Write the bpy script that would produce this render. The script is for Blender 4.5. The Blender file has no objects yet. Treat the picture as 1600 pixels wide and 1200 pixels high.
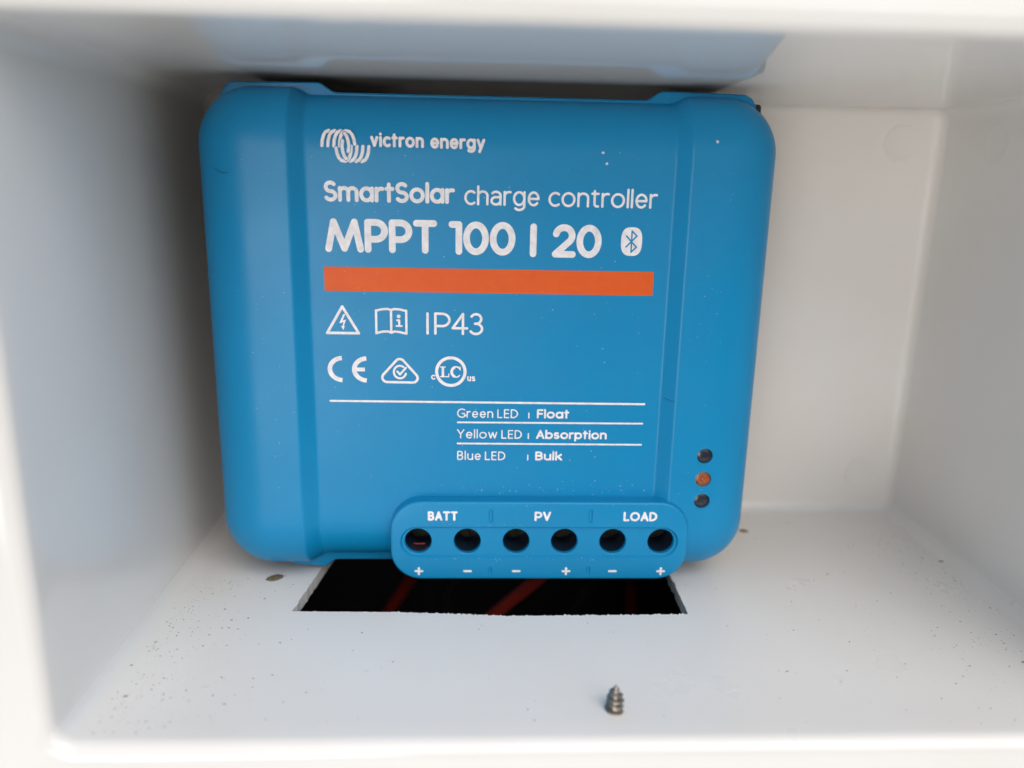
import bpy, bmesh, math, random
from mathutils import Vector, Matrix
from mathutils.geometry import delaunay_2d_cdt

random.seed(7)
MM = 0.001
S = bpy.context.scene
COL = S.collection
PI = math.pi

# ------------------------------------------------------------------ camera
cam_d = bpy.data.cameras.new('camera')
cam = bpy.data.objects.new('camera', cam_d)
COL.objects.link(cam)
r_ = Vector((0.99901376, -0.03928006, 0.02070233))
u_ = Vector((-0.01048237, 0.24442843, 0.96961067))
f_ = Vector((0.04314661, 0.96887141, -0.24377562))
M = Matrix((r_, u_, -f_)).transposed().to_4x4()
M.translation = Vector((-2.27369, -200.33094, 82.44835)) * MM
cam.matrix_world = M
cam_d.sensor_width = 36
cam_d.lens = 1245.594 / 1600 * 36
cam_d.clip_start = 0.005
cam_d.clip_end = 100
cam_d.dof.use_dof = True
cam_d.dof.focus_distance = 0.1575
cam_d.dof.aperture_fstop = 28.0 / 3.2
S.camera = cam

# ------------------------------------------------------------------ light
SUN_EL, SUN_AZ = math.radians(46), math.radians(24)      # azimuth measured from straight behind the camera, minus = left
def direction(az, el):
    return Vector((math.sin(az) * math.cos(el), -math.cos(az) * math.cos(el), math.sin(el)))
w = bpy.data.worlds.new('World'); S.world = w
w.use_nodes = True
nt = w.node_tree; WN, WL = nt.nodes, nt.links
bg = WN['Background']
sky = WN.new('ShaderNodeTexSky')
sky.sky_type = 'NISHITA'; sky.sun_disc = False
sky.sun_elevation = SUN_EL
sky.sun_rotation = PI - SUN_AZ
sky.air_density = 1.0; sky.dust_density = 3.0; sky.ozone_density = 1.0
SKY_STRENGTH = 0.12
# overcast: the blue is washed out; below the horizon lies grey ground, plus a bright patch added low on the left for sheen on the blue cover
hsv = WN.new('ShaderNodeHueSaturation'); hsv.inputs['Saturation'].default_value = 0.75
WL.new(sky.outputs[0], hsv.inputs['Color'])
tc = WN.new('ShaderNodeTexCoord')
sep = WN.new('ShaderNodeSeparateXYZ'); WL.new(tc.outputs['Generated'], sep.inputs[0])
hor = WN.new('ShaderNodeMapRange'); hor.inputs[1].default_value = -0.04; hor.inputs[2].default_value = 0.04
WL.new(sep.outputs['Z'], hor.inputs[0])
mx = WN.new('ShaderNodeMix'); mx.data_type = 'RGBA'
WL.new(hor.outputs[0], mx.inputs[0])
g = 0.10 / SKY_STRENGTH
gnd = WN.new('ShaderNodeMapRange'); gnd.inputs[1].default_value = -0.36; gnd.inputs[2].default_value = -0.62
gnd.inputs[3].default_value = g; gnd.inputs[4].default_value = g * 12     # glow added steeply below to lift ceiling and top lip, kept low near the horizon
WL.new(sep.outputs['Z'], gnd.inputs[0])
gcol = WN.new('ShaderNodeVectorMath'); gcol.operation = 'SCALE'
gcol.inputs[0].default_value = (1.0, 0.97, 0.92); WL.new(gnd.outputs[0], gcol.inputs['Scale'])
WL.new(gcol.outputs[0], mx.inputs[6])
WL.new(hsv.outputs[0], mx.inputs[7])
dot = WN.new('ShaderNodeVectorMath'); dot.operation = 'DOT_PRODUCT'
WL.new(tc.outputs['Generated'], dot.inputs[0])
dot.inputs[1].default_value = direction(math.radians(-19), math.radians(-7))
sheen_lobe = WN.new('ShaderNodeMapRange'); sheen_lobe.interpolation_type = 'SMOOTHSTEP'
sheen_lobe.inputs[1].default_value = math.cos(math.radians(18)); sheen_lobe.inputs[2].default_value = math.cos(math.radians(3))
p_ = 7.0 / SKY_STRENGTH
sheen_lobe.inputs[3].default_value = 0.0; sheen_lobe.inputs[4].default_value = 1.0
WL.new(dot.outputs['Value'], sheen_lobe.inputs[0])
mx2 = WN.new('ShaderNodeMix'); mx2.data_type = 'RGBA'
WL.new(sheen_lobe.outputs[0], mx2.inputs[0]); WL.new(mx.outputs[2], mx2.inputs[6])
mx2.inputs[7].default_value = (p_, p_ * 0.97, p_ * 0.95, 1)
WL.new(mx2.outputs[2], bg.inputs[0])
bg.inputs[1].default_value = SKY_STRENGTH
sd = bpy.data.lights.new('sun', 'SUN')
sun = bpy.data.objects.new('sun', sd); COL.objects.link(sun)
sd.energy = 1.4; sd.angle = math.radians(64); sd.color = (1.0, 0.985, 0.965)
sdir = direction(SUN_AZ, SUN_EL)
sun.rotation_euler = sdir.to_track_quat('Z', 'Y').to_euler()
sun.location = sdir * 0.6

S.view_settings.view_transform = 'Standard'
S.view_settings.look = 'None'
S.view_settings.exposure = -0.14
S.view_settings.gamma = 1.0
S.view_settings.use_curve_mapping = False
S.cycles.max_bounces = 14
S.cycles.diffuse_bounces = 8
S.cycles.glossy_bounces = 6
S.cycles.use_denoising = True

# ------------------------------------------------------------------ helpers
def link(name, mesh, mat=None, parent=None):
    o = bpy.data.objects.new(name, mesh); COL.objects.link(o)
    if mat is not None and not mesh.materials: mesh.materials.append(mat)
    if parent is not None: o.parent = parent
    return o

def bm_obj(name, bm, mat, parent=None, smooth=None):
    bm.transform(Matrix.Scale(MM, 4))
    me = bpy.data.meshes.new(name)
    bm.to_mesh(me); bm.free()
    if smooth is not None:
        me.shade_smooth()
        if smooth < 180: me.set_sharp_from_angle(angle=math.radians(smooth))
    return link(name, me, mat, parent)

def tag(o, label, cat, group=None, kind=None):
    if label: o['label'] = label
    if cat: o['category'] = cat
    if group: o['group'] = group
    if kind: o['kind'] = kind
    return o

def rrect(x0, x1, z0, z1, r, n=8):
    """rounded rectangle, counter-clockwise in (x, z)"""
    pts = []
    for cx, cz, a in ((x1 - r, z0 + r, -90), (x1 - r, z1 - r, 0), (x0 + r, z1 - r, 90), (x0 + r, z0 + r, 180)):
        for k in range(n + 1):
            t = math.radians(a + 90 * k / n)
            pts.append((cx + r * math.cos(t), cz + r * math.sin(t)))
    return pts

def circ(cx, cz, r, n=32):
    return [(cx + r * math.cos(2 * PI * k / n), cz + r * math.sin(2 * PI * k / n)) for k in range(n)]

def area(p):
    return 0.5 * sum(p[i][0] * p[(i + 1) % len(p)][1] - p[(i + 1) % len(p)][0] * p[i][1] for i in range(len(p)))

def cdt(pos, neg=()):
    """union of polygons pos minus union of polygons neg -> verts2d, tris"""
    vs, fs = [], []
    for p in list(pos) + list(neg):
        if area(p) < 0: p = p[::-1]
        b = len(vs)
        vs += [Vector(q) for q in p]
        fs.append(list(range(b, b + len(p))))
    np_ = len(pos)
    ov, oe, of, _, _, oof = delaunay_2d_cdt(vs, [], fs, 1, 1e-5)
    keep = []
    for f, src in zip(of, oof):
        if any(s < np_ for s in src) and not any(s >= np_ for s in src):
            keep.append(f)
    return ov, keep

def sheet(bm, pos, neg, y):
    """flat faces in the plane y, facing the camera side (-y)"""
    ov, fs = cdt(pos, neg)
    bv = [None] * len(ov)
    for f in fs:
        for i in f:
            if bv[i] is None: bv[i] = bm.verts.new((ov[i][0], y, ov[i][1]))
        try: bm.faces.new([bv[i] for i in f])
        except ValueError: pass

def loft(bm, loops, cap0=False, cap1=False):
    """loops of 3d points with equal counts, joined in a closed ring"""
    rows = [[bm.verts.new(p) for p in lp] for lp in loops]
    n = len(rows[0])
    for a, b in zip(rows, rows[1:]):
        for i in range(n):
            j = (i + 1) % n
            bm.faces.new((a[i], a[j], b[j], b[i]))
    if cap0: bm.faces.new(rows[0][::-1])
    if cap1: bm.faces.new(rows[-1])
    return rows

def box(bm, x0, x1, y0, y1, z0, z1):
    v = [bm.verts.new(p) for p in ((x0, y0, z0), (x1, y0, z0), (x1, y1, z0), (x0, y1, z0), (x0, y0, z1), (x1, y0, z1), (x1, y1, z1), (x0, y1, z1))]
    for f in ((3, 2, 1, 0), (4, 5, 6, 7), (0, 1, 5, 4), (1, 2, 6, 5), (2, 3, 7, 6), (3, 0, 4, 7)):
        bm.faces.new([v[i] for i in f])

def tube(bm, path, rad, n=14, sub=6):
    """tube along a Catmull-Rom path; rad is a number or a list per control point"""
    P = [Vector(p) for p in path]
    R = rad if isinstance(rad, list) else [rad] * len(P)
    pts, rs = [], []
    for i in range(len(P) - 1):
        a, b, c, d = P[max(i - 1, 0)], P[i], P[i + 1], P[min(i + 2, len(P) - 1)]
        for k in range(sub):
            t = k / sub
            pts.append(0.5 * ((2 * b) + (c - a) * t + (2 * a - 5 * b + 4 * c - d) * t * t + (3 * b - a - 3 * c + d) * t ** 3))
            rs.append(R[i] + (R[i + 1] - R[i]) * t)
    pts.append(P[-1]); rs.append(R[-1])
    loops = []
    ref = Vector((0.31, 0.9, 0.2))
    for i, p in enumerate(pts):
        t = (pts[min(i + 1, len(pts) - 1)] - pts[max(i - 1, 0)]).normalized()
        u = t.cross(ref).normalized(); v = t.cross(u)
        loops.append([p + rs[i] * (math.cos(2 * PI * k / n) * u + math.sin(2 * PI * k / n) * v) for k in range(n)])
    loft(bm, loops, True, True)

def boolean_cut(o, cutter):
    m = o.modifiers.new('cut', 'BOOLEAN'); m.operation = 'DIFFERENCE'; m.solver = 'EXACT'; m.object = cutter
    dg = bpy.context.evaluated_depsgraph_get()
    me = bpy.data.meshes.new_from_object(o.evaluated_get(dg))
    old = o.data
    o.modifiers.clear(); o.data = me; me.name = old.name
    bpy.data.meshes.remove(old)
    cm = cutter.data
    bpy.data.objects.remove(cutter); bpy.data.meshes.remove(cm)

# ------------------------------------------------------------------ materials
def mat(name, col, rough=0.5, metal=0.0, bump=None, var=None, rough_var=None, spec=None, speck=None):
    m = bpy.data.materials.new(name); m.use_nodes = True
    t = m.node_tree; N = t.nodes; L = t.links
    b = N['Principled BSDF']
    b.inputs['Base Color'].default_value = (*col, 1)
    b.inputs['Roughness'].default_value = rough
    b.inputs['Metallic'].default_value = metal
    if spec is not None: b.inputs['Specular IOR Level'].default_value = spec
    tc = N.new('ShaderNodeTexCoord')
    def noise(scale, detail=3.0, rgh=0.55):
        n = N.new('ShaderNodeTexNoise'); n.inputs['Scale'].default_value = scale
        n.inputs['Detail'].default_value = detail; n.inputs['Roughness'].default_value = rgh
        L.new(tc.outputs['Object'], n.inputs['Vector']); return n
    out = None
    if var:                                        # (scale, other colour, amount)
        n = noise(var[0]); rp = N.new('ShaderNodeMapRange')
        rp.inputs[1].default_value = 0.35; rp.inputs[2].default_value = 0.75
        rp.inputs[3].default_value = 0; rp.inputs[4].default_value = var[2]
        L.new(n.outputs[0], rp.inputs[0])
        mx = N.new('ShaderNodeMix'); mx.data_type = 'RGBA'
        mx.inputs[6].default_value = (*col, 1); mx.inputs[7].default_value = (*var[1], 1)
        L.new(rp.outputs[0], mx.inputs[0]); out = mx.outputs[2]
    if speck:                                      # (scale, size, colour, amount)
        v = N.new('ShaderNodeTexVoronoi'); v.inputs['Scale'].default_value = speck[0]
        L.new(tc.outputs['Object'], v.inputs['Vector'])
        rp = N.new('ShaderNodeMapRange'); rp.inputs[1].default_value = speck[1] * 0.6; rp.inputs[2].default_value = speck[1]
        rp.inputs[3].default_value = speck[3]; rp.inputs[4].default_value = 0
        L.new(v.outputs['Distance'], rp.inputs[0])
        n2 = noise(speck[0] * 0.13, 2); r2 = N.new('ShaderNodeMapRange')
        r2.inputs[1].default_value = 0.5; r2.inputs[2].default_value = 0.62
        L.new(n2.outputs[0], r2.inputs[0])
        mu = N.new('ShaderNodeMath'); mu.operation = 'MULTIPLY'
        L.new(rp.outputs[0], mu.inputs[0]); L.new(r2.outputs[0], mu.inputs[1])
        mx = N.new('ShaderNodeMix'); mx.data_type = 'RGBA'
        if out is not None: L.new(out, mx.inputs[6])
        else: mx.inputs[6].default_value = (*col, 1)
        mx.inputs[7].default_value = (*speck[2], 1)
        L.new(mu.outputs[0], mx.inputs[0]); out = mx.outputs[2]
    if out is not None: L.new(out, b.inputs['Base Color'])
    if rough_var:                                  # (scale, amount)
        n = noise(rough_var[0], 4); rp = N.new('ShaderNodeMapRange')
        rp.inputs[1].default_value = 0.3; rp.inputs[2].default_value = 0.7
        rp.inputs[3].default_value = rough - rough_var[1]; rp.inputs[4].default_value = rough + rough_var[1]
        L.new(n.outputs[0], rp.inputs[0]); L.new(rp.outputs[0], b.inputs['Roughness'])
    if bump:                                       # list of (scale, distance in mm)
        prev = None
        for sc, dist in bump:
            n = noise(sc, 2); bp = N.new('ShaderNodeBump')
            bp.inputs['Strength'].default_value = 1.0
            bp.inputs['Distance'].default_value = dist * MM
            L.new(n.outputs[0], bp.inputs['Height'])
            if prev is not None: L.new(prev, bp.inputs['Normal'])
            prev = bp.outputs[0]
        L.new(prev, b.inputs['Normal'])
    return m

WHITE = mat('white_gloss_plastic', (0.80, 0.79, 0.77), 0.045, spec=1.0, var=(28, (0.76, 0.735, 0.695), 0.6), rough_var=(90, 0.012), bump=[(18, 0.006)])
WALL = mat('satin_white_plastic', (0.80, 0.79, 0.77), 0.15, spec=0.8, var=(28, (0.76, 0.735, 0.695), 0.6), rough_var=(60, 0.05), bump=[(18, 0.02)])
CREAM = mat('warm_white_plastic', (0.80, 0.765, 0.725), 0.42, spec=0.35, var=(30, (0.77, 0.72, 0.66), 0.7), rough_var=(60, 0.05), bump=[(30, 0.02)])
DUSTY = mat('dulled_white_plastic', (0.80, 0.79, 0.77), 0.32, spec=0.6, var=(28, (0.76, 0.735, 0.695), 0.6), rough_var=(60, 0.06), bump=[(30, 0.03)])
BLUE = mat('blue_moulded_plastic', (0.004, 0.232, 0.475), 0.34, spec=0.32, var=(120, (0.005, 0.212, 0.44), 0.5), rough_var=(60, 0.04), bump=[(2600, 0.010), (900, 0.006)], speck=(900, 0.09, (0.22, 0.36, 0.48), 0.4))
INK = mat('white_print', (0.87, 0.845, 0.855), 0.5, var=(700, (0.63, 0.61, 0.63), 0.8))
ORANGE = mat('orange_print', (0.72, 0.10, 0.006), 0.45, spec=0.35, var=(500, (0.68, 0.085, 0.006), 0.8), bump=[(2200, 0.010)])
BLACK = mat('black_anodised_metal', (0.010, 0.010, 0.010), 0.5, bump=[(1500, 0.01)])
VOID = mat('added_box_black', (0.008, 0.008, 0.008), 0.8)
DARKLENS = mat('smoked_lens', (0.022, 0.026, 0.036), 0.18, bump=[(1800, 0.05)])
AMBER = mat('amber_lens', (0.42, 0.10, 0.020), 0.22, bump=[(1800, 0.05)], var=(1500, (0.12, 0.045, 0.02), 1.0))
TERM = mat('terminal_shade_navy', (0.006, 0.022, 0.055), 0.3)  # navy puts the shade inside the blue terminal holes into the colour
DULLMETAL = mat('dull_screw_metal', (0.050, 0.048, 0.032), 0.45, 1.0, var=(700, (0.03, 0.036, 0.026), 1.0))
STEEL = mat('worn_steel', (0.46, 0.42, 0.37), 0.28, 1.0, var=(900, (0.22, 0.19, 0.16), 1.0), bump=[(1800, 0.02)])
RED = mat('red_insulation', (0.33, 0.028, 0.018), 0.42, var=(300, (0.34, 0.03, 0.02), 0.8))
BLK = mat('black_insulation', (0.015, 0.015, 0.017), 0.42)
DIRT = mat('dark_grit', (0.08, 0.075, 0.07), 0.8, var=(260, (0.48, 0.46, 0.43), 1.0))
RUST = mat('rusty_brown', (0.25, 0.13, 0.05), 0.85, var=(1500, (0.10, 0.06, 0.03), 1.0))
OLIVE = mat('olive_brown_residue', (0.09, 0.075, 0.035), 0.6, var=(900, (0.20, 0.17, 0.11), 1.0))
LINT = mat('white_lint', (0.75, 0.75, 0.76), 0.8)
HAIR = mat('dark_fibre', (0.015, 0.02, 0.035), 0.6)

# ------------------------------------------------------------------ the white box
XL, XR, ZF, ZC, YF = -66.6, 111.0, -2.53, 101.95, -93.56
housing = bpy.data.objects.new('plastic_housing', None); COL.objects.link(housing)
tag(housing, 'glossy white moulded plastic box open at the front around the blue unit', 'plastic box')

def sect(o, y, rc=3.6):
    return [(x, y, z) for x, z in rrect(XL - o, XR + o, ZF - o, ZC + o, max(rc + o, 0.2), 8)]
bm = bmesh.new()
rows = []
for k in range(7):                                # back corner fillet
    a = k / 6 * PI / 2
    rows.append((-2.9 * (1 - math.sin(a)), -2.9 * (1 - math.cos(a))))
rows += [(0.0, y) for y in (-8, -20, -35, -50, -60, -68, -72, -76, -80, -84, -88)]
RE = 2.6
for k in range(9):                                # rounded front edge
    a = k / 8 * PI / 2
    rows.append((RE * (1 - math.cos(a)), YF + RE * (1 - math.sin(a))))
rows += [(12, YF + 0.02), (45, YF + 0.25), (70, YF + 0.6)]
for k in range(1, 5):
    a = k / 4 * PI / 2
    rows.append((70 + 2 * math.sin(a), YF + 2.6 - 2 * math.cos(a)))
rows += [(72, YF + 5), (4.0, YF + 5), (2.6, YF + 12), (2.6, 2.6)]
loft(bm, [sect(o, y) for o, y in rows], True, True)
bmesh.ops.recalc_face_normals(bm, faces=bm.faces)
shell = bm_obj('shell', bm, WHITE, housing, smooth=40)

# ragged slot cut through the floor
def ragged(a, b, n, amp):
    out = []
    for k in range(n):
        t = k / n
        x = a[0] + (b[0] - a[0]) * t; y = a[1] + (b[1] - a[1]) * t
        s = amp * (random.random() ** 3) * random.choice((1, 1, -0.5))
        out.append((x + (s if abs(b[1] - a[1]) > abs(b[0] - a[0]) else 0), y + (s if abs(b[0] - a[0]) > abs(b[1] - a[1]) else 0)))
    return out
hole = (ragged((-39.4, -53.3), (-18, -53.7), 60, 0.22) + ragged((-18, -53.7), (5, -55.3), 110, 0.5)
        + ragged((5, -55.3), (41.4, -54.7), 150, 0.5) + ragged((41.4, -54.7), (41.8, -14), 40, 0.3)
        + ragged((41.8, -14), (-34.4, -14), 20, 0.0) + ragged((-34.4, -14), (-39.4, -53.3), 50, 0.25))
bm = bmesh.new()
lo = [bm.verts.new((x, y, -12)) for x, y in hole]; hi = [bm.verts.new((x, y, 2)) for x, y in hole]
for i in range(len(lo)):
    j = (i + 1) % len(lo)
    bm.faces.new((lo[i], lo[j], hi[j], hi[i]))
bm.faces.new(lo[::-1]); bm.faces.new(hi)
bmesh.ops.recalc_face_normals(bm, faces=bm.faces)
boolean_cut(shell, bm_obj('cutter', bm, WHITE))
shell.data.set_sharp_from_angle(angle=math.radians(40))
shell.data.materials.append(DUSTY); shell.data.materials.append(CREAM); shell.data.materials.append(WALL)                # the floor is dulled by fine dust
for p in shell.data.polygons:
    if p.normal.z > 0.35 and p.center.z < 0.01: p.material_index = 1
    elif p.normal.y < -0.2 and p.center.y > -0.004: p.material_index = 2
    elif abs(p.normal.x) > 0.5: p.material_index = 3

# black box added under the slot to shut out light from below
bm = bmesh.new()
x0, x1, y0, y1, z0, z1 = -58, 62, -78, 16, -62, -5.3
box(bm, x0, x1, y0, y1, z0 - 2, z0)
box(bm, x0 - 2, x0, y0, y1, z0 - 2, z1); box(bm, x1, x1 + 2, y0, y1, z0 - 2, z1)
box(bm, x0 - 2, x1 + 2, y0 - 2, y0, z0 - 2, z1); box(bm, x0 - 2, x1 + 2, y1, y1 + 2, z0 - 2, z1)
bm_obj('added_dark_box', bm, VOID, housing)

# round ejector marks on the walls, barely raised
def disc_mark(cx, cz, r):
    bm = bmesh.new()
    loft(bm, [[(x, y, z) for x, z in circ(cx, cz, rr, 48)] for rr, y in ((r, 0.02), (r, -0.16), (r - 0.12, -0.24), (r - 0.35, -0.24), (r - 0.6, -0.10))], False, True)
    bmesh.ops.recalc_face_normals(bm, faces=bm.faces)
    return bm_obj('moulding_mark', bm, CREAM, housing, smooth=60)
disc_mark(101.2, 93.8, 4.5)
disc_mark(102.0, 8.2, 4.4)
bm = bmesh.new()
loft(bm, [[(111.02 - dx, -22 + a, 93 + b) for a, b in circ(0, 0, rr, 48)] for rr, dx in ((4.5, 0), (4.5, 0.04), (4.35, 0.06), (4.1, 0.06), (3.9, 0.035))], False, True)
bmesh.ops.recalc_face_normals(bm, faces=bm.faces)
bm_obj('moulding_mark', bm, WHITE, housing, smooth=60)

# ------------------------------------------------------------------ the charge controller
dev = bpy.data.objects.new('charge_controller', None); COL.objects.link(dev)
tag(dev, 'blue solar charge controller with white lettering and orange stripe on the back wall', 'charge controller')

HW, YS, YB, Z0, Z1 = 56.4, -44.96, -33.0, 1.0, 99.5
RXZ, RY, REC = 11.0, 8.0, 2.0
YR = YS + REC                                     # plane of the recessed middle panel

def rec(x):
    a = (38.1 - abs(x)) / 2.7                      # 0 on the shoulders, 1 in the middle
    k = 0.07
    def soft(v): return 0.5 * (v + math.sqrt(v * v + k * k))
    v = soft(a); v = 1 - soft(1 - v)
    return min(max(v, 0.0), 1.0)

def cover_pt(x, y, z):
    ix = min(max(x, -HW + RXZ), HW - RXZ); iz = min(max(z, Z0 + RXZ), Z1 - RXZ); iy = max(y, YS + RY)
    d = Vector(((x - ix) / RXZ, (y - iy) / RY, (z - iz) / RXZ))
    if d.length > 1e-9:
        d.normalize()
        p = [ix + d.x * RXZ, iy + d.y * RY, iz + d.z * RXZ]
    else: p = [x, y, z]
    q = rec(p[0])
    zm = (Z0 + Z1) / 2
    p[1] += REC * q * min(1.0, max(0.0, (YB - p[1]) / 6.0))
    p[2] = zm + (p[2] - zm) * (1 - 0.024 * q)
    return p

def axis(lo, hi, r, inner):
    n = 9
    c = [math.tan(k / n * PI / 4) * r for k in range(n + 1)]
    return sorted(set([round(lo + r - v, 4) for v in c] + [round(hi - r + v, 4) for v in c] + [v for v in inner if lo + r < v < hi - r]))
xin = [34.6 + 0.17 * k for k in range(25)]
xs = axis(-HW, HW, RXZ, [-v for v in xin] + xin + [-43, -41, 41, 43, -30, -20, -10, 0, 10, 20, 30])
zs = axis(Z0, Z1, RXZ, [14, 16, 18, 20, 22] + [25 + 5 * k for k in range(13)])
ysd = [YS + RY - math.tan(k / 9 * PI / 4) * RY for k in range(9, -1, -1)] + [-35.4, -34.2, YB]
bm = bmesh.new()
def grid(A, B, fn):
    g = [[bm.verts.new(fn(a, b)) for b in B] for a in A]
    for i in range(len(A) - 1):
        for j in range(len(B) - 1):
            bm.faces.new((g[i][j], g[i + 1][j], g[i + 1][j + 1], g[i][j + 1]))
grid(xs, zs, lambda a, b: cover_pt(a, YS, b))
grid(xs, ysd, lambda a, b: cover_pt(a, b, Z0)); grid(xs, ysd, lambda a, b: cover_pt(a, b, Z1))
grid(zs, ysd, lambda a, b: cover_pt(-HW, b, a)); grid(zs, ysd, lambda a, b: cover_pt(HW, b, a))
bmesh.ops.remove_doubles(bm, verts=bm.verts, dist=0.004)
bnd = [e for e in bm.edges if e.is_boundary]
bmesh.ops.holes_fill(bm, edges=bnd, sides=0)
bmesh.ops.recalc_face_normals(bm, faces=bm.faces)
cover = bm_obj('cover', bm, BLUE, dev, smooth=32)

TX = [-14.4, -4.1, 6.2, 16.4, 26.7, 37.0]; TZ = 9.25
LED = [(45.15, 28.25), (45.2, 23.15), (45.3, 18.25)]
bm = bmesh.new()
for cx, cz, r, yb in [(x, TZ, 3.15, -36.0) for x in TX] + [(x, z, 1.86, -43.3) for x, z in LED]:
    loft(bm, [[(x, y, z) for x, z in circ(cx, cz, r, 40)] for y in (-48, yb)], True, True)
bmesh.ops.recalc_face_normals(bm, faces=bm.faces)
boolean_cut(cover, bm_obj('cutter', bm, BLUE))
cover.data.set_sharp_from_angle(angle=math.radians(32))

# rear flange with the notched middle
def flange_loop(o, y):
    top = [(-52.6 + o, 97.0), (-52.3 + o, 98.4 - o), (-51.4 + o, 99.7 - o), (-50.0, 100.45 - o), (-33.6, 100.65 - o), (-33.0, 100.45 - o), (-30.9, 99.1 - o), (-30.2, 98.9 - o)]
    bot = [(-52.6 + o, 4.5), (-51.5 + o, 3.2 + o), (-48.0 + o, 2.0 + o), (-42.5, -1.0 + o), (-36.2, -1.5 + o), (-35.6, -1.3 + o), (-33.8, 0.0 + o), (-33.1, 0.2 + o)]
    pts = top + [(-x, z) for x, z in top[::-1]] + [(-x, z) for x, z in bot] + bot[::-1]
    return [(x, y, z) for x, z in pts]
bm = bmesh.new()
loft(bm, [flange_loop(0.0, -33.2), flange_loop(0.0, -35.5), flange_loop(0.3, -35.9)], True, True)
bmesh.ops.recalc_face_normals(bm, faces=bm.faces)
bm_obj('flange', bm, BLUE, dev, smooth=30)

# black metal back body
bm = bmesh.new()
loft(bm, [[(x, y, z) for x, z in rrect(-53.0, 54.2, 3.5, 98.9, 0.6, 3)] for y in (-33.1, -0.15)], True, True)
bmesh.ops.recalc_face_normals(bm, faces=bm.faces)
bm_obj('heat_sink', bm, BLACK, dev, smooth=40)

# terminal block
YT = -46.0
def tb(o, y, n=10): return [(x, y, z) for x, z in rrect(-20.3 + o, 42.8 - o, 0.5 + o, 18.5 - o, 6.6 - o, n)]
bm = bmesh.new()
loops = [tb(0, -34.5), tb(0.12, -43.4)]
for k in range(7):
    a = k / 6 * PI / 2
    loops.append(tb(0.2 + 0.55 * (1 - math.cos(a)), YT + 0.55 * (1 - math.sin(a))))
loft(bm, loops)
outl = [(p[0], p[2]) for p in loops[-1]]
slot_o = rrect(-18.1, 40.6, 5.75, 12.75, 3.49, 12)
slot_i = rrect(-17.75, 40.25, 6.1, 12.4, 3.14, 12)
caps = [rrect(x - 0.42, x + 0.42, a, b, 0.41, 5) for x in (0.8, 21.7) for a, b in ((13.7, 16.7), (1.75, 3.7))]
caps_i = [rrect(x - 0.26, x + 0.26, a + .16, b - .16, 0.25, 5) for x in (0.8, 21.7) for a, b in ((13.7, 16.7), (1.75, 3.7))]
sheet(bm, [outl], [slot_o] + caps, YT)
YSL = YT + 0.55
loft(bm, [[(x, YT, z) for x, z in slot_o], [(x, YSL, z) for x, z in slot_i]])
for c, ci in zip(caps, caps_i):
    loft(bm, [[(x, YT, z) for x, z in c], [(x, YT + 0.28, z) for x, z in ci]])
    sheet(bm, [ci], [], YT + 0.28)
holes = [circ(x, TZ, 2.95, 40) for x in TX]
sheet(bm, [slot_i], holes, YSL)
for x in TX:
    loft(bm, [[(a, y, b) for a, b in circ(x, TZ, r, 40)] for r, y in ((2.95, YSL), (2.84, YSL + 0.08), (2.8, YSL + 0.25), (2.78, YSL + 1.0))])
bmesh.ops.remove_doubles(bm, verts=bm.verts, dist=0.002)
bmesh.ops.recalc_face_normals(bm, faces=bm.faces)
block = bm_obj('terminal_block', bm, BLUE, dev, smooth=32)
for i, x in enumerate(TX):
    bm = bmesh.new()
    loft(bm, [[(a, y, b) for a, b in circ(x, TZ, r, 32)] for r, y in ((3.1, -36.1), (3.1, YSL + 1.0), (2.79, YSL + 1.02), (2.82, YSL + 1.3), (2.9, -36.9), (2.0, -36.9), (1.8, -36.6))], True, True)
    bmesh.ops.recalc_face_normals(bm, faces=bm.faces)
    sock = bm_obj('terminal_socket', bm, TERM, block, smooth=35)
    bm = bmesh.new()                               # slotted clamp screw down in the hole
    ang = random.uniform(0, PI); c, s_ = math.cos(ang), math.sin(ang)
    rot_ = lambda p: (x + p[0] * c - p[1] * s_, TZ + p[0] * s_ + p[1] * c)
    for sg in (-1, 1):
        half = [rot_((2.3 * math.cos(t), sg * (0.3 + 2.0 * math.sin(t)))) for t in [PI * k / 14 for k in range(15)]]
        loft(bm, [[(a, y, b) for a, b in half] for y in (-36.9, -38.2)], True, True)
    loft(bm, [[(a, y, b) for a, b in circ(x, TZ, 2.3, 24)] for y in (-36.5, -37.5)], True, True)
    bmesh.ops.recalc_face_normals(bm, faces=bm.faces)
    bm_obj('clamp_screw', bm, DULLMETAL, sock, smooth=35)
bm = bmesh.new()                                   # strand end showing in the first hole
tube(bm, [(-15.6, -41.7, 6.95), (-14.4, -41.8, 6.9), (-13.2, -41.7, 6.95)], 0.17, 8, 4)
bm_obj('wire_end', bm, RED, block, smooth=60)

# status lamps
for i, (x, z) in enumerate(LED):
    bm = bmesh.new()
    loft(bm, [[(a, y, b) for a, b in circ(x, z, r, 36)] for r, y in ((1.98, YS + 0.02), (1.98, YS - 0.05), (1.9, YS - 0.09), (1.74, YS - 0.08), (1.66, YS + 0.0), (1.62, YS + 0.7))])
    bmesh.ops.recalc_face_normals(bm, faces=bm.faces)
    ring = bm_obj('lamp_surround', bm, BLUE, dev, smooth=50)
    bm = bmesh.new()
    lp = [[(a, y, b) for a, b in circ(x, z, r, 36)] for r, y in ((1.66, YS + 1.05), (1.62, YS + 0.55), (1.3, YS + 0.40), (0.8, YS + 0.30), (0.3, YS + 0.27))]
    loft(bm, lp, False, True)
    bmesh.ops.recalc_face_normals(bm, faces=bm.faces)
    ln = bm_obj('lamp_lens', bm, (DARKLENS, AMBER, DARKLENS)[i], ring, smooth=60)
    if i == 1: ln['label'] = 'amber lens, the only orange one'

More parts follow.
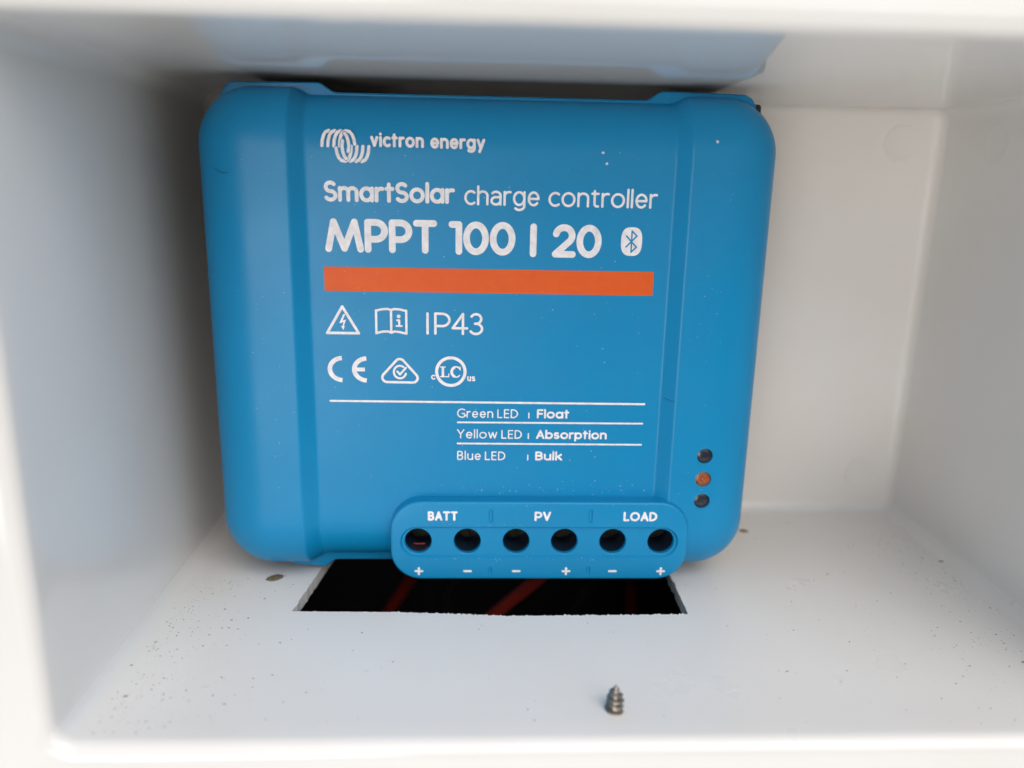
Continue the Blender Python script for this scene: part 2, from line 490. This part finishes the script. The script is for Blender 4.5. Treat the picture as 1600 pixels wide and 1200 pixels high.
# ------------------------------------------------------------------ printing: a stroke alphabet
def arc(cx, cy, rx, ry, a0, a1, n=None):
    n = n or max(3, int(abs(a1 - a0) / 11))
    return [(cx + rx * math.cos(math.radians(a0 + (a1 - a0) * k / n)), cy + ry * math.sin(math.radians(a0 + (a1 - a0) * k / n))) for k in range(n + 1)]

X = 0.70
def bowl(cx, rx, a0=0, a1=360): return arc(cx, X / 2, rx, X / 2, a0, a1)
def glyph(c):
    """skeleton with cap height 1: (width, strokes)"""
    h = X / 2
    if c == 'a': return .60, [bowl(.30, .30), [(.60, X), (.60, 0)]]
    if c == 'ä': return .50, [[(.05, X * .88)] + arc(.25, X * .70, .25, X * .30, 125, 0) + [(.50, 0)], [(.50, X * .58)] + arc(.24, X * .29, .24, X * .29, 85, 270) + [(.36, .02), (.50, .16)]]
    if c == 'b': return .60, [bowl(.30, .30), [(0, 1.04), (0, 0)]]
    if c == 'c': return .48, [arc(.31, h, .31, h, 52, 308)]
    if c == 'e': return .56, [[(.02, h), (.56, h)] + arc(.29, h, .27, h, 0, 318)[0:]]
    if c == 'g': return .58, [bowl(.29, .29), [(.58, X), (.58, -.06)] + arc(.30, -.06, .28, .24, 0, -140)]
    if c == 'h': return .52, [[(0, 1.04), (0, 0)], [(0, X * .5)] + arc(.26, X - .26, .26, .26, 180, 0) + [(.52, 0)]]
    if c == 'i': return .0, [[(0, X), (0, 0)], [(0, 1.0), (0, 1.001)]]
    if c == 'k': return .48, [[(0, 1.04), (0, 0)], [(.46, X), (.02, .30)], [(.16, .42), (.48, 0)]]
    if c == 'l': return .0, [[(0, 1.04), (0, 0)]]
    if c == 'm': return .92, [[(0, X), (0, 0)], [(0, X * .6)] + arc(.23, X - .23, .23, .23, 180, 0) + [(.46, 0)], [(.46, X * .6)] + arc(.69, X - .23, .23, .23, 180, 0) + [(.92, 0)]]
    if c == 'n': return .52, [[(0, X), (0, 0)], [(0, X * .5)] + arc(.26, X - .26, .26, .26, 180, 0) + [(.52, 0)]]
    if c == 'o': return .64, [bowl(.32, .32)]
    if c == 'p': return .60, [bowl(.30, .30), [(0, X), (0, -.30)]]
    if c == 'r': return .30, [[(0, X), (0, 0)], [(0, X * .5)] + arc(.26, X - .26, .26, .26, 180, 75)]
    if c == 's': return .42, [arc(.21, X * .745, .20, X * .255, 50, 250) + arc(.21, X * .255, .21, X * .255, 75, -140)]
    if c == 't': return .34, [[(.14, .96), (.14, 0)], [(0, X), (.34, X)]]
    if c == 'ť': return .34, [[(.13, .92), (.13, .17)] + arc(.29, .17, .16, .17, 180, 285), [(0, X), (.33, X)]]
    if c == 'u': return .52, [[(0, X), (0, .26)] + arc(.26, .26, .26, .26, 180, 360), [(.52, X), (.52, 0)]]
    if c == 'v': return .50, [[(0, X), (.25, 0), (.50, X)]]
    if c == 'w': return .80, [[(0, X), (.20, 0), (.40, X), (.60, 0), (.80, X)]]
    if c == 'y': return .52, [[(0, X), (.26, .02)], [(.52, X), (.16, -.30)]]
    if c == 'A': return .68, [[(0, 0), (.34, 1), (.68, 0)], [(.12, .32), (.56, .32)]]
    if c == 'B': return .54, [[(0, 0), (0, 1), (.26, 1)] + arc(.26, .76, .24, .24, 90, -90) + [(0, .52)], [(.26, .52)] + arc(.28, .26, .26, .26, 90, -90) + [(0, 0)]]
    if c == 'C': return .70, [arc(.48, .5, .48, .5, 55, 305)]
    if c == 'D': return .68, [[(0, 0), (0, 1), (.20, 1)] + arc(.20, .5, .48, .5, 90, -90) + [(0, 0)]]
    if c == 'E': return .46, [[(.46, 1), (0, 1), (0, 0), (.46, 0)], [(0, .52), (.42, .52)]]
    if c == 'F': return .46, [[(.46, 1), (0, 1), (0, 0)], [(0, .50), (.42, .50)]]
    if c == 'G': return .76, [arc(.48, .5, .48, .5, 52, 345)[:-1] + [(.76, .14), (.76, .46), (.50, .46)]]
    if c == 'I': return .0, [[(0, 1), (0, 0)]]
    if c == 'L': return .44, [[(0, 1), (0, 0), (.44, 0)]]
    if c == 'M': return 1.14, [[(0, 0), (.20, 1), (.57, .02), (.94, 1), (1.14, 0)]]
    if c == 'O': return .90, [arc(.45, .5, .45, .5, 0, 360)]
    if c == 'P': return .60, [[(0, 0), (0, 1), (.29, 1)] + arc(.29, .69, .31, .31, 90, -90) + [(0, .38)]]
    if c == 'S': return .54, [arc(.27, .75, .25, .25, 40, 255) + arc(.27, .25, .27, .25, 75, -148)]
    if c == 'T': return .62, [[(.31, 1), (.31, 0)], [(0, 1), (.62, 1)]]
    if c == 'V': return .64, [[(0, 1), (.32, 0), (.64, 1)]]
    if c == 'Y': return .62, [[(0, 1), (.31, .46), (.62, 1)], [(.31, .46), (.31, 0)]]
    if c == '0': return .60, [arc(.30, .5, .30, .5, 0, 360)]
    if c == '1': return .22, [[(0, 1), (.22, 1), (.22, 0)]]
    if c == '2': return .54, [arc(.27, .70, .26, .30, 168, -38) + [(.0, 0), (.56, 0)]]
    if c == '3': return .50, [arc(.24, .76, .22, .24, 150, -80) + [(.20, .52)], [(.24, .52)] + arc(.24, .26, .26, .26, 80, -150)]
    if c == '4': return .62, [[(.44, 0), (.44, 1), (0, .28), (.62, .28)]]
    if c == '|': return .0, [[(0, 1), (0, 0)]]
    if c == ' ': return .22, []
    raise KeyError(c)

def ribbon(pts, wd, flat=False):
    """polygons covering a stroke of width wd"""
    h = wd / 2; out = []
    P = [Vector(p) for p in pts]
    P = [p for i, p in enumerate(P) if i == 0 or (p - P[i - 1]).length > 1e-4]
    closed = len(P) > 3 and (P[0] - P[-1]).length < 1e-3
    n = len(P)
    if n < 2: return [circ(P[0].x, P[0].y, h * 1.1, 16)]
    def nrm(a, b):
        d = (b - a).normalized(); return Vector((-d.y, d.x))
    segs = [nrm(P[i], P[i + 1]) for i in range(n - 1)]
    offs = []
    for i in range(n):
        if closed and i in (0, n - 1): a, b = segs[-1], segs[0]
        else: a, b = segs[max(i - 1, 0)], segs[min(i, n - 2)]
        m = a + b
        smooth = a.dot(b) > 0.75
        offs.append((m / (m.length_squared) * 2 if smooth else None, a, b))
    for i in range(n - 1):
        o0 = offs[i][0] if offs[i][0] is not None else segs[i]
        o1 = offs[i + 1][0] if offs[i + 1][0] is not None else segs[i]
        q = [P[i] - o0 * h, P[i + 1] - o1 * h, P[i + 1] + o1 * h, P[i] + o0 * h]
        out.append([tuple(v) for v in q])
    for i in range(n):
        end = i in (0, n - 1) and not closed
        if (end and not flat) or offs[i][0] is None:
            out.append(circ(P[i].x, P[i].y, h, 18))
    return out

def ink(name, groups, y, material=None, parent=None, smooth=False):
    """groups: list of (positive polygons, negative polygons) -> ONE printed mesh"""
    bm = bmesh.new()
    for pos, neg in groups:
        sheet(bm, pos, neg, y)
    bmesh.ops.recalc_face_normals(bm, faces=bm.faces)
    for f in bm.faces:
        f.normal_update()
        if f.normal.y > 0: f.normal_flip()
    return bm_obj(name, bm, material or INK, parent or dev)

def word(text, x0, x1, zb, cap, wd, gap=None, xh=None, flat=False):
    """outer extents x0..x1, outer baseline zb, outer cap height cap"""
    global X
    old = X
    if xh is not None: X = xh
    H = cap - wd
    gs = [glyph(c) for c in text]
    X = old
    gp = (wd + (gap if gap is not None else 0.16 * H))
    # natural skeleton widths, then stretch only the letters so that the word fills its span
    nat = sum(g[0] for g in gs) * H
    room = (x1 - x0 - wd) - gp * (len(text) - 1)
    k = room / nat if nat > 0 else 1
    x = x0 + wd / 2; res = []
    for (gw, st) in gs:
        polys = []
        for s in st:
            polys += ribbon([(x + px * H * k, zb + wd / 2 + py * H) for px, py in s], wd, flat)
        if polys: res.append((polys, []))
        x += gw * H * k + gp
    return res

YP = YR - 0.035                                   # printing stands just proud of the recessed panel
YTP = YT - 0.035

# maker's emblem: linked arches
def emblem():
    def m(p): return (-32.3 + (p[0] - 100) * 0.02405, 92.0 - (p[1] - 142) * 0.0243 - 0.35)
    up = []
    for dx in (0, 46, 92):
        up.append([(115 + dx, 266), (119 + dx, 225), (130 + dx, 190), (146 + dx, 165), (172 + dx, 153)])
    arch = [(252, 266), (255, 225), (264, 190), (280, 163), (303, 153), (330, 158), (352, 180), (365, 215), (370, 250)]
    inner = [(293, 172), (308, 190), (319, 225), (324, 265), (318, 305)]
    def spin(s): return [(594 - x, 532 - y) for x, y in s]
    A = [s for s in up] + [arch, inner]
    B = [spin(s) for s in A]
    W, G = 0.60, 0.84
    order = [A[4], B[4], A[3], B[3], A[2], A[1], A[0], B[2], B[1], B[0]]
    lines = [[m(p) for p in s] for s in order]
    return [(ribbon(l, W), sum([ribbon(q, G) for q in lines[:i]], [])) for i, l in enumerate(lines)]
ink('maker_emblem', emblem(), YP)
ink('maker_name', word('victron', -22.9, -12.85, 88.6, 2.62, 0.54, 0.13) + word('energy', -11.7, -1.3, 88.55, 2.62, 0.54, 0.13), YP)
ink('product_line_lettering', word('SmartSolar', -31.95, -7.1, 78.4, 3.9, 0.74, 0.11), YP)
ink('product_kind_lettering', word('chärge', -5.2, 9.3, 78.25, 3.6, 0.46, 0.34, 0.76) + word('conťroller', 11.0, 32.15, 78.25, 3.6, 0.46, 0.34, 0.76), YP)
ink('model_number', word('MPPT', -32.0, -10.4, 68.85, 6.45, 1.30, 0.15) + word('100', -8.2, 4.8, 68.75, 6.45, 1.30, 0.17)
    + [(ribbon([(8.3, 69.2), (8.3, 74.4)], 1.30), [])] + word('20', 12.0, 21.7, 68.55, 6.45, 1.30, 0.17), YP)
# wireless badge
bx, bz = 27.6, 71.9
badge = [(bx + 2.08 * math.copysign(abs(math.cos(t)) ** .72, math.cos(t)), bz + 2.78 * math.copysign(abs(math.sin(t)) ** .72, math.sin(t))) for t in [2 * PI * k / 48 for k in range(48)]]
rune = ribbon([(bx - 1.05, bz + 1.05), (bx + 1.0, bz - 1.08), (bx, bz - 2.05), (bx, bz + 2.05), (bx + 1.0, bz + 1.08), (bx - 1.05, bz - 1.05)], 0.30)
ink('wireless_badge', [([badge], rune)], YP)
# orange stripe
ink('orange_stripe', [([[(-32.4, 61.3), (32.4, 61.3), (32.4, 66.05), (-32.4, 66.05)]], [])], YP, ORANGE)
# warning triangle
tri = ribbon([(-29.1, 58.25), (-32.2, 52.95), (-26.0, 52.95), (-29.1, 58.25)], 0.54) + [circ(-29.1, 58.25, 0.27, 14), circ(-32.2, 52.95, 0.27, 14), circ(-26.0, 52.95, 0.27, 14)]
bolt = [[(-28.95, 56.75), (-29.75, 54.95), (-29.3, 54.95), (-28.55, 56.75)], [(-29.75, 54.95), (-29.62, 55.3), (-28.42, 55.65), (-28.55, 55.3)], [(-28.42, 55.65), (-28.85, 55.55), (-29.2, 54.2), (-28.98, 54.2)], [(-29.45, 54.35), (-29.02, 53.55), (-28.7, 54.4)]]
ink('warning_symbol', [(tri, []), (bolt, [])], YP)
# manual symbol
bk = []
bk += ribbon([(-22.5, 57.55), (-21.2, 57.85), (-20.2, 57.9), (-19.55, 57.7), (-18.9, 57.9), (-17.9, 57.85), (-16.55, 57.55)], 0.46)
bk += ribbon([(-22.5, 53.05), (-21.2, 53.35), (-20.2, 53.4), (-19.55, 53.15), (-18.9, 53.4), (-17.9, 53.3), (-16.55, 52.98)], 0.46)
for x in (-22.5, -16.55): bk += ribbon([(x, 53.0), (x, 57.6)], 0.46)
bk += ribbon([(-19.55, 53.2), (-19.55, 57.7)], 0.46)
ii = [circ(-18.05, 56.45, 0.38, 16)] + ribbon([(-18.5, 55.65), (-17.95, 55.65), (-17.95, 54.55)], 0.42, True) + ribbon([(-18.65, 54.5), (-17.3, 54.5)], 0.34, True)
ink('manual_symbol', [(bk, []), (ii, [])], YP)
ink('protection_rating', [(ribbon([(-12.35, 53.1), (-12.35, 57.1)], 0.5), [])] + word('P43', -11.05, -1.25, 52.85, 4.5, 0.5, 0.14), YP)
ce = ribbon(arc(-29.35, 45.58, 2.6, 2.28, 93, 267), 0.9, True)
ce2 = ribbon(arc(-24.5, 45.55, 2.6, 2.28, 93, 267), 0.9, True) + ribbon([(-26.9, 45.55), (-24.95, 45.55)], 0.8, True)
ink('conformity_mark', [(ce, []), (ce2, [])], YP)
# tick-in-triangle mark
t3 = [(-17.95, 47.35), (-21.0, 43.35), (-14.9, 43.3), (-17.95, 47.35)]
def roundtri():
    out = []
    for i, (c, r) in enumerate((((-17.95, 46.85), 0.95), ((-20.55, 43.95), 0.95), ((-15.35, 43.9), 0.95))):
        a0 = (48, 138, 270)[i]; a1 = (132, 270, 408)[i]
        out += arc(c[0], c[1], r, r, a0, a1, 7)
    return out + [out[0]]
ink('compliance_mark', [(ribbon(roundtri(), 0.5), []), (ribbon(arc(-17.95, 45.1, 1.22, 1.3, 55, 345), 0.42), []), (ribbon([(-18.45, 45.2), (-17.95, 44.6), (-16.75, 46.0)], 0.42), [])], YP)
# round LC mark
lc = [([circ(-7.7, 45.3, 3.18, 48)], [circ(-7.7, 45.3, 2.55, 48)])]
Lx, Lz = -9.85, 44.15
lc.append((ribbon([(Lx + 0.55, Lz + 0.1), (Lx + 0.55, Lz + 2.1)], 0.5, True) + ribbon([(Lx, Lz + .1), (Lx + 1.75, Lz + .1)], 0.24, True) + ribbon([(Lx, Lz + 2.1), (Lx + 1.1, Lz + 2.1)], 0.22, True) + ribbon([(Lx + 1.7, Lz), (Lx + 1.78, Lz + .75)], 0.22, True), []))
Cx, Cz = -6.65, 45.25
lc.append((ribbon(arc(Cx, Cz, .95, 1.08, 40, 130), .3) + ribbon(arc(Cx, Cz, .88, 1.0, 115, 245), .55) + ribbon(arc(Cx, Cz, .95, 1.08, 230, 318), .28) + ribbon([(Cx + .8, Cz + 1.1), (Cx + .82, Cz + .35)], .24, True), []))
lc += word('c', -11.7, -10.85, 43.6, 1.35, 0.28, 0.1) + word('us', -4.4, -2.75, 43.35, 1.4, 0.28, 0.12)
ink('approval_mark', lc, YP)
# ruled lines
ink('ruled_lines', [(ribbon([(-32.05, 38.95), (32.15, 38.85)], 0.42), []), (ribbon([(-6.25, 34.62), (32.0, 34.66)], 0.36), []), (ribbon([(-6.25, 30.05), (32.0, 30.05)], 0.36), [])], YP)
rows_ = [(35.6, 'Green LED', -6.4, 6.1, 'Float', 10.0, 16.7), (31.15, 'Yellow LED', -6.4, 7.0, 'Absorption', 9.95, 24.7), (26.45, 'Blue LED', -6.35, 3.65, 'Bulk', 9.9, 15.55)]
for zb, a, a0, a1, b, b0, b1 in rows_:
    n = a.split()
    lw = 4.25
    ink('lamp_colour_lettering', word(n[0], a0, a1 - lw - 0.85, zb, 1.98, 0.25, 0.30, 0.70) + word('LED', a1 - lw, a1, zb, 1.9, 0.25, 0.30), YP)
    ink('separator_mark', [(ribbon([(8.35, zb + 0.1), (8.35, zb + 1.15)], 0.24), [])], YP)
    ink('charge_stage_lettering', word(b, b0, b1, zb, 1.98, 0.40, 0.20 if b == 'Bulk' else 0.14), YP)
# terminal markings
for tx, a, b in (('BATT', -12.3, -6.1), ('PV', 9.9, 13.35), ('LOAD', 28.6, 35.75)):
    ink('terminal_lettering', word(tx, a, b, 14.15, 2.1, 0.46, 0.12), YTP, parent=block)
for i, x in enumerate((-14.25, -4.0, 6.35, 16.95, 26.9, 37.3)):
    g = ribbon([(x - 0.7, 2.65), (x + 0.7, 2.65)], 0.48)
    plus = i in (0, 3, 5)
    if plus: g += ribbon([(x, 1.95), (x, 3.35)], 0.48)
    ink('plus_sign' if plus else 'minus_sign', [(g, [])], YTP, parent=block)

# ------------------------------------------------------------------ cables under the slot
def cable(name, mt, path, label):
    bm = bmesh.new(); tube(bm, path, 1.7, 14, 8)
    bmesh.ops.recalc_face_normals(bm, faces=bm.faces)
    return tag(bm_obj(name, bm, mt, None, smooth=60), label, 'cable', 'cables running down through the floor slot')
cable('red_cable', RED, [(16.4, -36, 1.0), (15.3, -28, -5), (13, -21.9, -12), (2.25, -16.8, -25), (-10, -14, -40), (-24, -16, -58)], 'brightest red cable slanting in the middle of the floor slot')
cable('red_cable', RED, [(-14.4, -30, 1.0), (-16.5, -14, -12), (-20.1, -4, -22), (-28, 4, -38), (-33, 7, -48), (-37, 8, -58)], 'dim red cable at the left end of the floor slot')
cable('red_cable', RED, [(37.0, -30, 1.0), (38.5, -14, -13), (41, -1.2, -24), (43, 6, -38), (43, 9, -48), (42, 10, -58)], 'dim red cable at the right end of the floor slot')
cable('black_cable', BLK, [(-4.1, -36, 1.0), (-5, -28, -6), (-9, -21, -14), (-11, -15, -27), (-14, -14, -42), (-16, -20, -58)], 'black cable between the left and middle red cables in the slot')
cable('black_cable', BLK, [(26.7, -36, 1.0), (26.5, -28, -6), (25.6, -21, -14), (22, -15, -27), (20, -14, -42), (16, -20, -58)], 'black cable between the middle and right red cables in the slot')

# ------------------------------------------------------------------ screw tip
def screw():
    H, n, rows = 4.3, 48, 110
    bm = bmesh.new(); loops = []
    for k in range(rows + 1):
        z = H * k / rows
        base = 0.80 if z < 1.6 else 0.80 * max(0.0, 1 - ((z - 1.6) / (H - 1.6)) ** 1.25) * 0.97 + 0.10
        lp = []
        for j in range(n):
            a = 2 * PI * j / n
            ph = (z / 0.95 + j / n) % 1.0
            ridge = max(0.0, 1 - abs(ph - 0.5) / 0.30)
            r = base + 0.52 * (ridge ** 0.7) * min(1, base / 0.5) * min(1.0, max(0.0, (H - z) / 0.9))
            foot = 0.22 * max(0.0, 1 - z / 0.8)
            lp.append(((r + foot) * math.cos(a), (r + foot) * math.sin(a), z))
        loops.append(lp)
    loft(bm, loops, True, True)
    bmesh.ops.recalc_face_normals(bm, faces=bm.faces)
    o = bm_obj('screw_tip', bm, STEEL, None, smooth=50)
    o.location = (21.2 * MM, -85.0 * MM, (ZF - 0.02) * MM)
    o.rotation_euler = (math.radians(2), math.radians(3), 1.9); o.scale = (1.14, 1.14, 1.04)
    return tag(o, 'small threaded steel screw tip sticking up through the white floor', 'screw')
screw()

# ------------------------------------------------------------------ bits and dust
def flake(bm, x, y, z, rx, ry, h, ang, n=7):
    """irregular low chip lying on a horizontal surface"""
    c, s = math.cos(ang), math.sin(ang)
    ring = []
    for k in range(n):
        a = 2 * PI * k / n; q = random.uniform(0.65, 1.15) if n < 12 else random.uniform(0.88, 1.06)
        px, py = rx * q * math.cos(a), ry * q * math.sin(a)
        ring.append((x + px * c - py * s, y + px * s + py * c))
    lo = [(a, b, z) for a, b in ring]
    hi = [(x + (a - x) * .6, y + (b - y) * .6, z + h * random.uniform(.6, 1.0)) for a, b in ring]
    loft(bm, [lo, hi], True, True)

def chip(name, mt, x, y, rx, ry, h, ang, label, cat, group=None, n=9):
    bm = bmesh.new(); flake(bm, 0, 0, 0, rx, ry, h, ang, n)
    bmesh.ops.recalc_face_normals(bm, faces=bm.faces)
    o = bm_obj(name, bm, mt, None, smooth=30)
    o.location = (x * MM, y * MM, ZF * MM)
    return tag(o, label, cat, group)
chip('residue_blob', OLIVE, -46.2, -39.2, 2.1, 1.4, 0.5, 0.5, 'olive brown blob of residue on the floor left of the slot', 'residue', n=14)
chip('rust_flake', RUST, 66.0, -14.3, 1.3, 0.8, 0.4, -0.3, 'rusty brown flake on the floor right of the blue unit', 'flake', n=11)
G = 'dark chips lying on the white floor'
chip('dark_chip', DIRT, -63.6, -71.9, 0.42, 0.13, 0.2, 0.9, 'darkest slanting chip beside the left wall', 'chip', G)
chip('dark_chip', DIRT, -64.4, -50.2, 0.62, 0.26, 0.25, 0.1, 'flat grey chip against the left wall, farthest back', 'chip', G)
chip('dark_chip', DIRT, -61.0, -80.7, 0.38, 0.18, 0.2, 0.7, 'grey chip near the front left corner', 'chip', G)
chip('dark_chip', DIRT, 100.5, -72.2, 0.55, 0.2, 0.25, -0.3, 'black chip on the floor near the right edge of the photo', 'chip', G)
chip('dark_chip', DIRT, 108.2, -31.3, 0.8, 0.5, 0.3, -0.5, 'large dull chip at the foot of the right wall', 'chip', G)

bm = bmesh.new()
for k in range(1900):
    t = random.random()
    if t < 0.36:                                   # drift along the left wall
        y = random.uniform(-90, -40); x = XL + 2.3 + abs(random.gauss(0, 9))
    elif t < 0.66:                                 # drift along the right wall
        y = random.uniform(-90, -15); x = XR - 2.3 - abs(random.gauss(0, 13))
    else:
        y = random.uniform(-90, -4); x = random.uniform(XL + 3, XR - 3)
    if -41 < x < 43 and y > -57: continue
    if (x - 21) ** 2 + (y + 85) ** 2 < 5: continue
    s = 0.03 + 0.13 * random.random() ** 4
    flake(bm, x, y, ZF + 0.001, s * random.uniform(1, 3.0), s, s * 0.6, random.uniform(0, PI), 5)
bmesh.ops.recalc_face_normals(bm, faces=bm.faces)
tag(bm_obj('floor_grit', bm, DIRT, None), 'fine dark grit scattered over the white floor', 'grit', kind='stuff')

def mote(bm, x, y, z, s):
    pts = [(x + s * random.uniform(.5, 1.1) * math.cos(a), z + s * random.uniform(.5, 1.1) * math.sin(a)) for a in [2 * PI * k / 6 for k in range(6)]]
    loft(bm, [[(a, y + 0.01, b) for a, b in pts], [(x + (a - x) * .6, y - s * .7, z + (b - z) * .6) for a, b in pts]], True, True)
bm = bmesh.new()
for k in range(190):
    if k < 60: x, z = random.uniform(-20, 40), 18.9 + abs(random.gauss(0, 1.6))
    else: x, z = random.uniform(-34, 34), random.uniform(20, 90)
    mote(bm, x, YR, z, 0.04 + 0.07 * random.random() ** 2)
for k in range(70):
    sx = random.choice((-1, 1)); mote(bm, sx * random.uniform(39, 47), YS, random.uniform(14, 88), 0.04 + 0.06 * random.random() ** 2)
for k in range(60):
    mote(bm, random.uniform(-16, 40), YT, random.choice((13.2, 5.4, 17.6)) + random.gauss(0, .25), 0.04 + 0.05 * random.random())
bmesh.ops.recalc_face_normals(bm, faces=bm.faces)
tag(bm_obj('cover_dust', bm, LINT, None), 'tiny white dust specks on the blue cover', 'dust', kind='stuff')

def crumb(x, y, z, s, label):
    bm = bmesh.new(); mote(bm, 0, 0, 0, s)
    bmesh.ops.recalc_face_normals(bm, faces=bm.faces)
    o = bm_obj('white_crumb', bm, LINT, None); o.location = (x * MM, y * MM, z * MM)
    tag(o, label, 'crumb', 'white crumbs on the blue cover')
crumb(21.2, YR, 88.5, 0.34, 'white crumb to the right of the maker name')
crumb(21.97, YR, 86.5, 0.42, 'white crumb just above the word controller')
crumb(42.5, YS, 90.9, 0.42, 'white crumb on the upper right shoulder of the blue cover')

def fibre(pts, label):
    bm = bmesh.new(); tube(bm, pts, 0.04, 6, 6)
    bmesh.ops.recalc_face_normals(bm, faces=bm.faces)
    tag(bm_obj('hair', bm, HAIR, None), label, 'hair', 'dark hairs on the blue cover')
def on_cover(x, z):
    p = cover_pt(x, YS, z); return (p[0], p[1] - 0.05, p[2])
fibre([on_cover(-53.6, 84.2), on_cover(-52.2, 83.6), on_cover(-50.9, 83.3), on_cover(-49.5, 83.35)], 'fine dark hair on the left edge of the blue cover')
fibre([on_cover(36.0, 40.25), on_cover(36.9, 39.95), on_cover(38.0, 39.85)], 'short dark hair on the groove right of the ruled lines')
